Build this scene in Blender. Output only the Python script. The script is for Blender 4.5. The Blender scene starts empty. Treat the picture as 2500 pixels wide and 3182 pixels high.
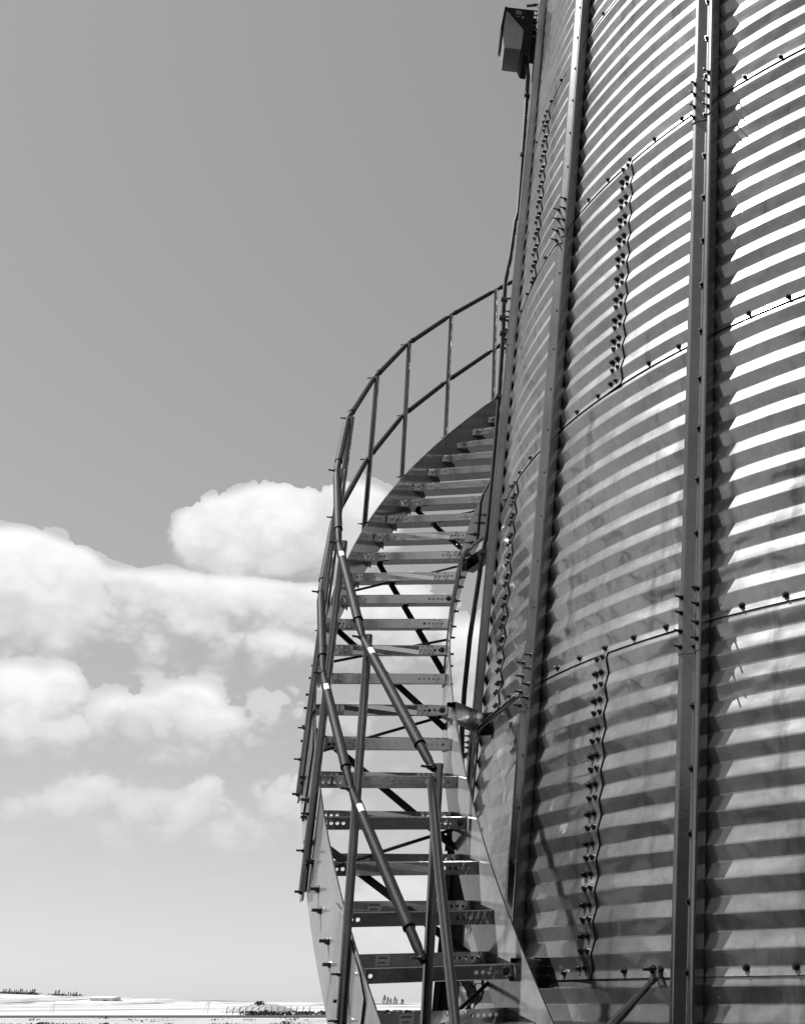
import bpy, bmesh, math, random
from math import sin, cos, pi, radians as R_, hypot, atan2, exp
from mathutils import Vector, Matrix
random.seed(7)
scene = bpy.context.scene
col = scene.collection

# ------------------------------------------------------------------ dimensions
ZO = 1.6                                   # eye height above the ground
CX, CY, RB = 2.43705, 6.76207, 3.9284      # grain bin axis and wall radius
RH = 1.1176                                # height of one wall ring
PITCH = RH / 11                            # corrugation pitch
AMP = 0.0066
ZSEAM0 = 1.2007 + ZO
RI, RO = 4.125, 4.693                      # inner and outer stringer radius
SUN_AZ, SUN_EL = R_(167), R_(55)

def polar(r, th, z):
    return Vector((CX + r * cos(th), CY + r * sin(th), z))
def er(th): return Vector((cos(th), sin(th), 0))
def et(th): return Vector((-sin(th), cos(th), 0))

# ------------------------------------------------------------------ materials
def mat(name):
    m = bpy.data.materials.new(name); m.use_nodes = True
    nt = m.node_tree
    return m, nt, nt.nodes['Principled BSDF']
def N(nt, kind, **kw):
    n = nt.nodes.new(kind)
    for k, v in kw.items():
        setattr(n, k, v)
    return n
def ramp(nt, src, stops):
    r = N(nt, 'ShaderNodeValToRGB')
    el = r.color_ramp.elements
    while len(el) < len(stops): el.new(0.5)
    for e, (p, v) in zip(el, stops):
        e.position = p; e.color = (v, v, v, 1)
    nt.links.new(src, r.inputs[0])
    return r.outputs[0]
def noise(nt, vec, scale, detail=4, rough=0.55):
    n = N(nt, 'ShaderNodeTexNoise'); n.inputs['Scale'].default_value = scale
    n.inputs['Detail'].default_value = detail; n.inputs['Roughness'].default_value = rough
    nt.links.new(vec, n.inputs['Vector']); return n.outputs[0]
def mapping(nt, vec, scale):
    mp = N(nt, 'ShaderNodeMapping'); mp.inputs['Scale'].default_value = scale
    nt.links.new(vec, mp.inputs['Vector']); return mp.outputs[0]
def mixv(nt, a, b, f=0.5, blend='MIX'):
    m = N(nt, 'ShaderNodeMix', data_type='RGBA', blend_type=blend)
    if isinstance(f, (int, float)): m.inputs[0].default_value = f
    else: nt.links.new(f, m.inputs[0])
    nt.links.new(a, m.inputs[6])
    if isinstance(b, (int, float)): m.inputs[7].default_value = (b, b, b, 1)
    else: nt.links.new(b, m.inputs[7])
    return m.outputs[2]

def galvanized(name, lo, hi, r_lo, r_hi, metal=1.0, spangle=34.0, bump=0.06, streak=0.12, wave=0.0, haze=None):
    m, nt, p = mat(name)
    tc = N(nt, 'ShaderNodeTexCoord'); o = tc.outputs['Object']
    v = N(nt, 'ShaderNodeTexVoronoi', feature='F1'); v.inputs['Scale'].default_value = spangle
    nt.links.new(o, v.inputs['Vector'])
    sp = N(nt, 'ShaderNodeSeparateColor'); nt.links.new(v.outputs['Color'], sp.inputs[0])
    n1 = noise(nt, o, 3.1, 5); n2 = noise(nt, mapping(nt, o, (9, 9, 1.1)), 1.0, 4, .6)
    a = mixv(nt, ramp(nt, sp.outputs[0], [(0, 0.25), (1, .75)]), ramp(nt, n1, [(.3, 0), (.7, 1)]), .6)
    base = ramp(nt, a, [(.15, lo), (.85, hi)])
    st = ramp(nt, n2, [(.30, 1 - streak * 2.4), (.44, 1.0)])
    base = mixv(nt, base, st, 1.0, 'MULTIPLY')
    nt.links.new(base, p.inputs['Base Color'])
    nt.links.new(ramp(nt, mixv(nt, a, ramp(nt, noise(nt, o, 14, 4), [(.3, 0), (.7, 1)]), .5), [(.1, r_lo), (.9, r_hi)]), p.inputs['Roughness'])
    p.inputs['Metallic'].default_value = metal
    b = N(nt, 'ShaderNodeBump'); b.inputs['Strength'].default_value = bump; b.inputs['Distance'].default_value = .004
    nt.links.new(noise(nt, o, 60, 3), b.inputs['Height'])
    last = b
    if wave:
        b2 = N(nt, 'ShaderNodeBump'); b2.inputs['Strength'].default_value = wave; b2.inputs['Distance'].default_value = .05
        nt.links.new(noise(nt, mapping(nt, o, (1.6, 1.6, 2.4)), 1.0, 3), b2.inputs['Height'])
        nt.links.new(b.outputs[0], b2.inputs['Normal']); last = b2
    nt.links.new(last.outputs[0], p.inputs['Normal'])
    if haze:                                               # zinc scatters part of the light in a wider lobe
        p2 = N(nt, 'ShaderNodeBsdfPrincipled'); nt.links.new(base, p2.inputs['Base Color']); nt.links.new(last.outputs[0], p2.inputs['Normal'])
        p2.inputs['Metallic'].default_value = metal; p2.inputs['Roughness'].default_value = haze[0]
        ms = N(nt, 'ShaderNodeMixShader'); ms.inputs[0].default_value = haze[1]
        nt.links.new(p.outputs[0], ms.inputs[1]); nt.links.new(p2.outputs[0], ms.inputs[2])
        nt.links.new(ms.outputs[0], nt.nodes['Material Output'].inputs['Surface'])
    return m

M_SHEET = galvanized('galvanized_sheet', .24, .38, .06, .12, .84, 46, .05, .20, .55, haze=(.40, .45))
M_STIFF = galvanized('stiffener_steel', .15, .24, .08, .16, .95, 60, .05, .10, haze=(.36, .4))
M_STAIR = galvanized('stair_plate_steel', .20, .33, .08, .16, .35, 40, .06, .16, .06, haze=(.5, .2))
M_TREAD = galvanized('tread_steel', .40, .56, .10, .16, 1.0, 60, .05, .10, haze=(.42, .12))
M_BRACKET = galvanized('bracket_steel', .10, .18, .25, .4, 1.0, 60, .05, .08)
M_POST = galvanized('post_tube_steel', .13, .22, .08, .14, 1.0, 80, .03, .05)
M_BRACE = galvanized('shaded_brace_steel', .03, .06, .35, .5, 1.0, 60, .05, .05)  # galvanized steel darkened: shade under the stairs put into the colour
M_BOLT = galvanized('shaded_bolt_steel', .04, .10, .25, .4, 1.0, 90, .02, .02)  # darker zinc, the shadow on the bolts is part of the colour

def plain(name, lo, hi, rough, metal=0.0, scale=25.0, bump=.1, stretch=(1, 1, 1)):
    m, nt, p = mat(name)
    tc = N(nt, 'ShaderNodeTexCoord')
    n = noise(nt, mapping(nt, tc.outputs['Object'], stretch), scale, 6, .6)
    nt.links.new(ramp(nt, n, [(.3, lo), (.7, hi)]), p.inputs['Base Color'])
    p.inputs['Roughness'].default_value = rough; p.inputs['Metallic'].default_value = metal
    b = N(nt, 'ShaderNodeBump'); b.inputs['Strength'].default_value = bump; b.inputs['Distance'].default_value = .003
    nt.links.new(n, b.inputs['Height']); nt.links.new(b.outputs[0], p.inputs['Normal'])
    return m
M_RAIL = plain('weathered_rail_tube', .003, .014, .6, .0, 70, .3)
M_RAIL.node_tree.nodes['Principled BSDF'].inputs['Specular IOR Level'].default_value = .07
M_BLACK = plain('black_plastic', .012, .022, .45, 0, 40, .05)
M_BRONZE = plain('dark_fixture_paint', .006, .012, .5, 0, 60, .1)
M_BRONZE.node_tree.nodes['Principled BSDF'].inputs['Specular IOR Level'].default_value = .12
M_LAPSHADE = plain('lap_shade', .01, .015, .8)  # near-black colour standing in for shade at lapped edges
M_CHAIN = plain('chain_steel', .05, .1, .4, .8)
M_CONC = plain('concrete', .30, .42, .9, 0, 6, .3)
M_DECAL = plain('sticker_paper', .68, .78, .6, 0, 5, 0)
M_INK = plain('sticker_ink', .03, .05, .6, 0, 5, 0)
M_BARK = plain('bark', .03, .06, .9, 0, 8)
M_LEAF = plain('conifer_needles', .015, .04, .8, 0, 3)
M_BUSH = plain('bush_leaves', .05, .10, .8, 0, 3)
M_SHEDW = plain('shed_cladding', .6, .7, .6, 0, .5)
M_SHEDR = plain('shed_roof', .62, .72, .5, .2, .5)
M_DARKW = plain('shed_opening', .04, .06, .7)
M_POLE = plain('pale_pole', .7, .8, .6)
M_WIRE = plain('fence_post_wood', .08, .14, .9)
M_CLAY = plain('bare_earth', .14, .22, .95, 0, 1.2, .4)

m, nt, p = mat('prismatic_glass'); M_GLASS = m
tc = N(nt, 'ShaderNodeTexCoord')
wv = N(nt, 'ShaderNodeTexWave', wave_type='BANDS', bands_direction='Z'); wv.inputs['Scale'].default_value = 28
nt.links.new(tc.outputs['Object'], wv.inputs['Vector'])
b = N(nt, 'ShaderNodeBump'); b.inputs['Strength'].default_value = .35; b.inputs['Distance'].default_value = .004
nt.links.new(wv.outputs[1], b.inputs['Height']); nt.links.new(b.outputs[0], p.inputs['Normal'])
nt.links.new(ramp(nt, noise(nt, tc.outputs['Object'], 9, 4), [(.3, .36), (.7, .52)]), p.inputs['Base Color'])
p.inputs['Roughness'].default_value = .25; p.inputs['Transmission Weight'].default_value = .45; p.inputs['IOR'].default_value = 1.45

# ------------------------------------------------------------------ mesh helpers
class MB:
    def __init__(s): s.v = []; s.f = []
    def add(s, vs, fs):
        o = len(s.v); s.v += [tuple(q) for q in vs]; s.f += [tuple(i + o for i in q) for q in fs]; return o
    def box(s, c, ax, ay, az):             # centre, three half-axis vectors
        c = Vector(c); vs = [c + ax * i + ay * j + az * k for i in (-1, 1) for j in (-1, 1) for k in (-1, 1)]
        s.add(vs, [(0, 1, 3, 2), (4, 6, 7, 5), (0, 4, 5, 1), (2, 3, 7, 6), (0, 2, 6, 4), (1, 5, 7, 3)])
    def bar(s, a, b, w, t, side):          # flat bar between two points
        a = Vector(a); b = Vector(b); d = (b - a); L = d.length; d /= L
        u = (side - d * side.dot(d)).normalized(); n = d.cross(u)
        s.box((a + b) / 2, d * (L / 2), u * (w / 2), n * (t / 2))
    def tube(s, path, r, n=12, cap=True):  # r scalar or list
        P = [Vector(q) for q in path]; rs = r if isinstance(r, (list, tuple)) else [r] * len(P)
        rings = []; ref = None
        for i, q in enumerate(P):
            t = (P[min(i + 1, len(P) - 1)] - P[max(i - 1, 0)]).normalized()
            if ref is None:
                ref = Vector((0, 0, 1)) if abs(t.z) < .9 else Vector((1, 0, 0))
            u = (ref - t * ref.dot(t)).normalized(); ref = u; w = t.cross(u)
            rings.append([q + (u * cos(2 * pi * k / n) + w * sin(2 * pi * k / n)) * rs[i] for k in range(n)])
        vs = [q for rg in rings for q in rg]; fs = []
        for i in range(len(P) - 1):
            for k in range(n):
                fs.append((i * n + k, i * n + (k + 1) % n, (i + 1) * n + (k + 1) % n, (i + 1) * n + k))
        if cap:
            fs.append(tuple(range(n - 1, -1, -1))); fs.append(tuple((len(P) - 1) * n + k for k in range(n)))
        s.add(vs, fs)
    def prism(s, poly, h0, h1, fn):        # polygon (u,w) extruded along third axis
        n = len(poly); vs = [fn(u, w, h0) for u, w in poly] + [fn(u, w, h1) for u, w in poly]
        s.add(vs, [tuple(range(n))[::-1], tuple(range(n, 2 * n))] + [(i, (i + 1) % n, n + (i + 1) % n, n + i) for i in range(n)])
    def plate(s, u0, u1, v0, v1, holes, fn, n=12):   # sheet with one row of round holes: (uc, vc, r)
        holes = sorted(holes); u = u0
        def quad(a, b):
            if b - a > 1e-5:
                k = max(1, int((b - a) / .25)); 
                for i in range(k):
                    x0 = a + (b - a) * i / k; x1 = a + (b - a) * (i + 1) / k
                    s.add([fn(x0, v0), fn(x1, v0), fn(x1, v1), fn(x0, v1)], [(0, 1, 2, 3)])
        for j, (uc, vc, r) in enumerate(holes):
            c = r * 1.45
            quad(u, uc - c)
            angs = [2 * pi * k / n for k in range(n)] + [atan2(y - vc, x) % (2 * pi) for x in (-c, c) for y in (v0, v1)]
            angs = sorted(set(round(q, 5) for q in angs)); inn = []; out = []
            for a in angs:
                dx, dy = cos(a), sin(a); t = 1e9
                if abs(dx) > 1e-6: t = min(t, c / abs(dx))
                if dy > 1e-6: t = min(t, (v1 - vc) / dy)
                if dy < -1e-6: t = min(t, (v0 - vc) / dy)
                inn.append(fn(uc + r * dx, vc + r * dy)); out.append(fn(uc + t * dx, vc + t * dy))
            q = len(angs)
            s.add(inn + out, [(i, q + i, q + (i + 1) % q, (i + 1) % q) for i in range(q)])
            u = uc + c
        quad(u, u1)
    def build(s, name, m, parent=None, smooth=35, solid=0, weld=False):
        me = bpy.data.meshes.new(name); me.from_pydata(s.v, [], s.f)
        if weld:
            bm = bmesh.new(); bm.from_mesh(me); bmesh.ops.remove_doubles(bm, verts=bm.verts, dist=1e-5)
            bmesh.ops.recalc_face_normals(bm, faces=bm.faces); bm.to_mesh(me); bm.free()
        me.materials.append(m)
        if smooth: me.shade_smooth(); me.set_sharp_from_angle(angle=R_(smooth))
        if smooth and solid:                               # open edges stay crisp under the thickness modifier
            bm = bmesh.new(); bm.from_mesh(me)
            for e_ in bm.edges:
                if e_.is_boundary: e_.smooth = False
            bm.to_mesh(me); bm.free()
        o = bpy.data.objects.new(name, me); col.objects.link(o)
        if solid:
            md = o.modifiers.new('thickness', 'SOLIDIFY'); md.thickness = solid; md.offset = 0
        if parent: attach(o, parent)
        return o
def attach(o, parent):
    o.parent = parent
    # the children are modelled in world coordinates; undo the parents' offset
    off = Vector((0, 0, 0)); p = parent
    while p is not None: off += p.location; p = p.parent
    o.location = Vector(o.location) - off
def thing(name, loc, label, cat, group=None):
    o = bpy.data.objects.new(name, None); col.objects.link(o); o.location = loc; o.empty_display_size = .2
    o['label'] = label; o['category'] = cat
    if group: o['group'] = group
    return o
def tag(o, label, cat, group=None):
    o['label'] = label; o['category'] = cat
    if group: o['group'] = group
    return o
def struct(o):
    o['kind'] = 'structure'; return o

def bolt_mesh(name, hr=.0085, wr=.0135, hh=.007, stud=.012, m=M_BOLT):   # axis +X, base at x=0
    b = MB()
    b.tube([(-.001, 0, 0), (.003, 0, 0)], wr, 14)
    b.tube([(.003, 0, 0), (.003 + hh, 0, 0)], hr, 6)
    if stud: b.tube([(.003 + hh, 0, 0), (.003 + hh + stud, 0, 0)], hr * .55, 8)
    me = bpy.data.meshes.new(name); me.from_pydata(b.v, [], b.f); me.materials.append(m)
    me.shade_smooth(); me.set_sharp_from_angle(angle=R_(30))
    return me
BOLT_SEAM = bolt_mesh('seam_bolt', .0085, .0125, .007, .005)
BOLT_LONG = bolt_mesh('splice_bolt', .009, .012, .008, .026)
BOLT_SPLICE = bolt_mesh('flange_bolt', .0065, .009, .006, .020)
BOLT_MID = bolt_mesh('plate_bolt', .010, .013, .008, .018)

def place_bolt(me, pos, normal, parent, name='bolt', scale=1.0):
    o = bpy.data.objects.new(name, me); col.objects.link(o)
    o.location = pos
    attach(o, parent)
    o.rotation_euler = Vector(normal).to_track_quat('X', 'Z').to_euler(); o.scale = (scale,) * 3
    return o

# ================================================================== GRAIN BIN
bin_ = thing('grain_bin', (CX, CY, 0), 'tall round grain bin of shiny corrugated galvanized steel with vertical stiffeners', 'grain bin')
RND = .045                                 # rounding of the folds, as a share of the pitch
def corr(z):                               # zigzag with rounded folds: facet faces up from valley down to crest
    x = ((z - ZSEAM0 - PITCH / 8) / PITCH) % 1.0           # 0 = valley, .5 = crest
    d = min(x, 1 - x)                                      # distance to the valley
    c = .5 - d
    if d < RND: h = (d * d / RND + RND) / 2
    elif c < RND: h = .5 - (c * c / RND + RND) / 2
    else: h = d
    return AMP * (4 * h - 1)
RAD = pi / 180
def sheet(k, a0, a1, nseg, lap=True):
    """wall sheet of ring k (bottom seam at ZSEAM0 + k*RH) from angle a0 to a1 (deg); its a1 edge laps over the next sheet"""
    z0 = ZSEAM0 + k * RH
    LAP = .9 if lap else 0
    us = [a0 + (a1 - a0) * i / nseg for i in range(nseg + 1)]
    if lap: us = [u for u in us if u < a1 - 1.6] + [a1 - 1.5, a1 - 1.0, a1 - .5, a1]
    b = MB(); vs = []
    fr = [-.045, -.03, -.015, 0, .015, .03, .045, .27, .455, .47, .485, .5, .515, .53, .545, .73]
    zz = sorted([z0 - .012, z0 + RH - .002] + [q for q in (z0 + PITCH / 8 + PITCH * (m_ + f) for m_ in range(-1, 12) for f in fr) if z0 - .0115 < q < z0 + RH - .0025])
    rows = len(zz) - 1
    for z in zz:
        f = (z - z0) / RH
        lift_h = .0045 * max(0, 1 - f * 11 / 0.8)            # bottom edge laps over the ring below
        for u in us:
            d = (a1 - u)
            lift = .0052 * max(0, 1 - d / 1.5) if lap else 0
            r = RB + corr(z) + max(lift, 0) + lift_h + .0008
            vs.append(polar(r, u * RAD, z))
    W = len(us); fs = [(j * W + i, j * W + i + 1, (j + 1) * W + i + 1, (j + 1) * W + i) for j in range(rows) for i in range(W - 1)]
    b.add(vs, fs)
    o = b.build('wall_sheet', M_SHEET, bin_, smooth=0); o.data.shade_smooth()
    e = MB()                                                # sheet edges, shade of the lap gap painted in dark
    def rim(idx, off):
        n = len(idx); q = [vs[i] for i in idx]; q2 = [v + off(v) for v in q]
        e.add(q + q2, [(i, i + 1, n + i + 1, n + i) for i in range(n - 1)])
    inw = lambda v: -Vector((v.x - CX, v.y - CY, 0)).normalized() * .0045
    rim(list(range(W)), inw)
    if lap: rim([j * W + W - 1 for j in range(rows + 1)], inw)
    e.build('sheet_edge', M_LAPSHADE, o, smooth=0)
    return o
SEAM_A, SEAM_C, SPAN = -139.5, -155.6, 47.25
sheets = {}
for k in range(-2, 6):
    s0 = SEAM_A if k % 2 else SEAM_C
    L = []
    edges = [s0 - SPAN, s0, s0 + SPAN]
    for a0, a1 in zip(edges[:-1], edges[1:]):
        L.append((a0, a1, sheet(k, a0, a1, 40)))
    L.append((edges[-1], edges[0] + 360, sheet(k, edges[-1], edges[0] + 360, 90, False)))
    sheets[k] = L
ZTOP = ZSEAM0 + 6 * RH
b = MB(); n = 96
ring = lambda r, z: [polar(r, 2 * pi * i / n, z) for i in range(n)]
rg = [(RB + .10, ZTOP - .05), (RB + .10, ZTOP + .03), (.45, ZTOP + 2.0), (.45, ZTOP + 2.3), (.02, ZTOP + 2.4)]
vs = [q for r, z in rg for q in ring(r, z)]
b.add(vs, [(j * n + i, j * n + (i + 1) % n, (j + 1) * n + (i + 1) % n, (j + 1) * n + i) for j in range(len(rg) - 1) for i in range(n)])
b.build('roof', M_SHEET, bin_, smooth=25)
b = MB(); rg = [(RB + .22, -.3), (RB + .22, ZSEAM0 - 2 * RH - .02), (RB - .3, ZSEAM0 - 2 * RH - .015)]
vs = [q for r, z in rg for q in ring(r, z)]
b.add(vs, [(j * n + i, j * n + (i + 1) % n, (j + 1) * n + (i + 1) % n, (j + 1) * n + i) for j in range(len(rg) - 1) for i in range(n)])
b.build('foundation', M_CONC, bin_, smooth=25)

# ---- stiffeners: channel with its web on the wall and flanges turned outward
def fillet(pts, r=.0055, n=4):
    out = [Vector(pts[0])]
    for i in range(1, len(pts) - 1):
        p0, p1, p2 = Vector(pts[i - 1]), Vector(pts[i]), Vector(pts[i + 1])
        a = (p0 - p1).normalized(); c = (p2 - p1).normalized()
        rr = min(r, (p0 - p1).length * .45, (p2 - p1).length * .45)
        for k in range(n + 1):
            t = k / n; out.append((p1 + a * rr) * (1 - t) ** 2 + p1 * 2 * t * (1 - t) + (p1 + c * rr) * t ** 2)
    out.append(Vector(pts[-1])); return out
PROF = [(-.050, .002), (-.051, .0425), (-.033, .043), (.004, .0242), (.012, .0242), (.033, .043), (.051, .0425), (.050, .002)]
def stiffener(thd):
    th = thd * RAD; E = er(th); T = et(th)
    prof = fillet([(a, c, 0) for a, c in PROF]); b = MB()
    def run(z0, z1, out):
        vs = []; n = len(prof)
        nz_ = max(4, int((z1 - z0) / .12))
        for z in [z0 + (z1 - z0) * i / nz_ for i in range(nz_ + 1)]:
            for q in prof:
                s = 1.03 if out else 1.0
                vs.append(polar(RB + AMP, th, z) + T * (q.x * s) + E * (q.y + (.0035 if out else 0)))
        b.add(vs, [(j * n + i, j * n + i + 1, (j + 1) * n + i + 1, (j + 1) * n + i) for j in range(nz_) for i in range(n - 1)])
        if out:                                            # cut end of the lapping piece, its edge shading painted dark
            cut = MB(); cuts.append(cut); q = vs[:n]; q2 = [v - E * .004 for v in q]
            cut.add(q + q2, [(i, i + 1, n + i + 1, n + i) for i in range(n - 1)])
    cuts = []
    run(ZSEAM0 - 2 * RH - .02, ZTOP - .06, False)
    SP = [ZSEAM0 + k * RH for k in (-2, 0, 2, 4)]
    for z in SP: run(z - .125, z + .10, True)
    o = b.build('stiffener', M_STIFF, bin_, smooth=40, solid=.0025)
    for cut in cuts: cut.build('cut_end', M_LAPSHADE, o, smooth=0)
    return o, SP
ST_ANG = [-132.1 - 15.75 * i for i in (-1, 0, 1, 2, 3)]
stiffs = {}
for a in ST_ANG:
    stiffs[a] = stiffener(a)

# ---- bolts of wall and stiffeners: gathered, the largest in view become parts of their own
bolts = []                                                  # (pos, normal, mesh, owner)
CAM = Vector((0, 0, ZO))
def want(thd): return -170 < thd < -122
for k in sheets:
    z0 = ZSEAM0 + k * RH
    s0 = SEAM_A if k % 2 else SEAM_C
    own = [o for a0, a1, o in sheets[k]]
    def owner(t):
        for a0, a1, o in sheets[k]:
            if a0 <= t <= a1: return o
        return own[0]
    t = s0 - 18 * 2.625
    while t < -120:                                        # horizontal seam
        if want(t) and all(abs(t - a) > .9 for a in ST_ANG) and abs(t - s0) > .01:
            z = z0 + .010; bolts.append((polar(RB + corr(z) + .004, t * RAD, z), er(t * RAD), BOLT_SEAM, owner(t)))
        t += 2.625
    if want(s0):
        for j in range(22):                                # vertical seam, staggered pairs
            z = z0 + PITCH / 8 + PITCH * (j + .5) / 2 - PITCH / 4 + .012
            if z > z0 + RH - .02: continue
            for c in ((.34, .92) if j % 2 else (.62, 1.2)):
                t = s0 - c
                nrm = (er(t * RAD) + Vector((0, 0, -(corr(z + .004) - corr(z - .004)) / .008))).normalized()
                bolts.append((polar(RB + corr(z) + .003, t * RAD, z), nrm, BOLT_SEAM, owner(t)))
for a in ST_ANG:
    o, SP = stiffs[a]; th = a * RAD
    for z in SP:
        for sx, dzs in ((-.0385, (-.10, -.045, .02, .075)), (.0385, (-.085, -.03, .035, .09))):
            for dz in dzs:
                bolts.append((polar(RB + AMP + .0475, th, z + dz) + et(th) * sx, er(th), BOLT_SPLICE, o))
    z = ZSEAM0 - 2 * RH + PITCH
    while z < ZTOP:                                        # web bolts, every second corrugation
        bolts.append((polar(RB + AMP + .0262, th, z) + et(th) * .008, er(th), BOLT_SEAM, o)); z += PITCH * 2
Fwd = Vector((0, cos(.39367), sin(.39367))); Upv = Vector((0, -sin(.39367), cos(.39367)))
def in_frame(q):
    d = q - CAM; y = d.dot(Fwd)
    x = 854 + 754.7 + 2507.8 * d.x / y; v = 1087 - 2507.8 * d.dot(Upv) / y
    return 0 < x < 1708 and 0 < v < 2174
vis = [q for q in bolts if in_frame(q[0]) and (CAM - q[0]).dot(er(atan2(q[0].y - CY, q[0].x - CX))) > 0]
vis.sort(key=lambda q: (q[0] - CAM).length - (.5 if q[2] is BOLT_SPLICE else 0))
for pos, nrm, me, o in vis[:98]:
    place_bolt(me, pos, nrm, o)
rest = MB(); keep = set(id(q) for q in vis[:98])
for q in bolts:
    if id(q) in keep: continue
    pos, nrm, me, o = q
    if not (in_frame(pos) or me is BOLT_SPLICE): continue
    M = Matrix.Translation(pos) @ Vector(nrm).to_track_quat('X', 'Z').to_matrix().to_4x4()
    rest.add([M @ v.co for v in me.vertices], [tuple(f.vertices) for f in me.polygons])
o = rest.build('far_seam_bolt', M_BOLT, bin_, smooth=30); o['kind'] = 'stuff'

# ================================================================== STAIRCASE
stair = thing('spiral_staircase', polar(4.4, R_(-122), 0), 'galvanized spiral staircase with perforated treads and tube railing curving up round the grain bin', 'staircase')
def zt(th):
    t = -(th + R_(150)); return ZO + .7806 + 4.126 * t + .24791 * t * t
def t_ang(i): return -2.4936 - i * .0436 - .000063 * i * abs(i)
def t_z(i): return ZO + .1087 + i * .1793 + .000654 * i * abs(i)
def t_skew(i): return -.0015 + .00131 * (max(i, 0) - 10)
def t_tilt(i): return -.0186 - .00069 * (max(i, 0) - 10)
I0, I1 = -8, 24
PH = .345                                                  # stringer plate height
def stringer(Rr, outward, name):
    th0, th1 = t_ang(I0) + .05, t_ang(I1 + 1) - .02
    b = MB(); vs = []; n = 150
    for i in range(n + 1):
        th = th0 + (th1 - th0) * i / n
        zb = zt(th) - PH; zu = zt(th)
        for z in (zb, zb + .001, (zb + zu) / 2, zu - .001, zu): vs.append(polar(Rr, th, max(z, .01)))
    b.add(vs, [(i * 5 + j, (i + 1) * 5 + j, (i + 1) * 5 + j + 1, i * 5 + j + 1) for i in range(n) for j in range(4)])
    o = b.build(name, M_STAIR, stair, smooth=40, solid=.005); o.data.materials.append(M_BRACE); o.modifiers[0].material_offset_rim = 1  # rim painted dark in place of a sunlit plate edge
    sg = 1 if outward else -1
    for i in range(-6, I1, 5):                             # lapped joint plates, one every fifth tread
        c = MB()
        ta = t_ang(i) + .012; tb = t_ang(i) - .058; vs = []; m_ = 6
        for k in range(m_ + 1):
            th = ta + (tb - ta) * k / m_; e = .035 if k in (0, m_) else 0.012
            for z in (zt(th) - PH + e, zt(th) - e): vs.append(polar(Rr + sg * .0065, th, z))
        c.add(vs, [(k * 2, (k + 1) * 2, (k + 1) * 2 + 1, k * 2 + 1) for k in range(m_)])
        jp = c.build('joint_plate', M_STAIR, o, smooth=40, solid=.006); jp.data.materials.append(M_BRACE); jp.modifiers[0].material_offset_rim = 1  # same darkened rim, keeps sun glints off the edge
    return o
s_out = stringer(RO, True, 'stringer'); s_in = stringer(RI, False, 'stringer')
for i in range(-2, 22):                                    # paired bolts through the outer plate
    for da, dz in ((.004, -.205), (-.010, -.19)):
        th = t_ang(i) + t_skew(i) + da
        if i < 9: place_bolt(BOLT_MID, polar(RO + .003, th, zt(th) + dz), er(th), s_out)
        th2 = t_ang(i) - t_skew(i) + da
        if i > 5: place_bolt(BOLT_MID, polar(RI - .003, th2, zt(th2) + dz), -er(th2), s_in)

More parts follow.
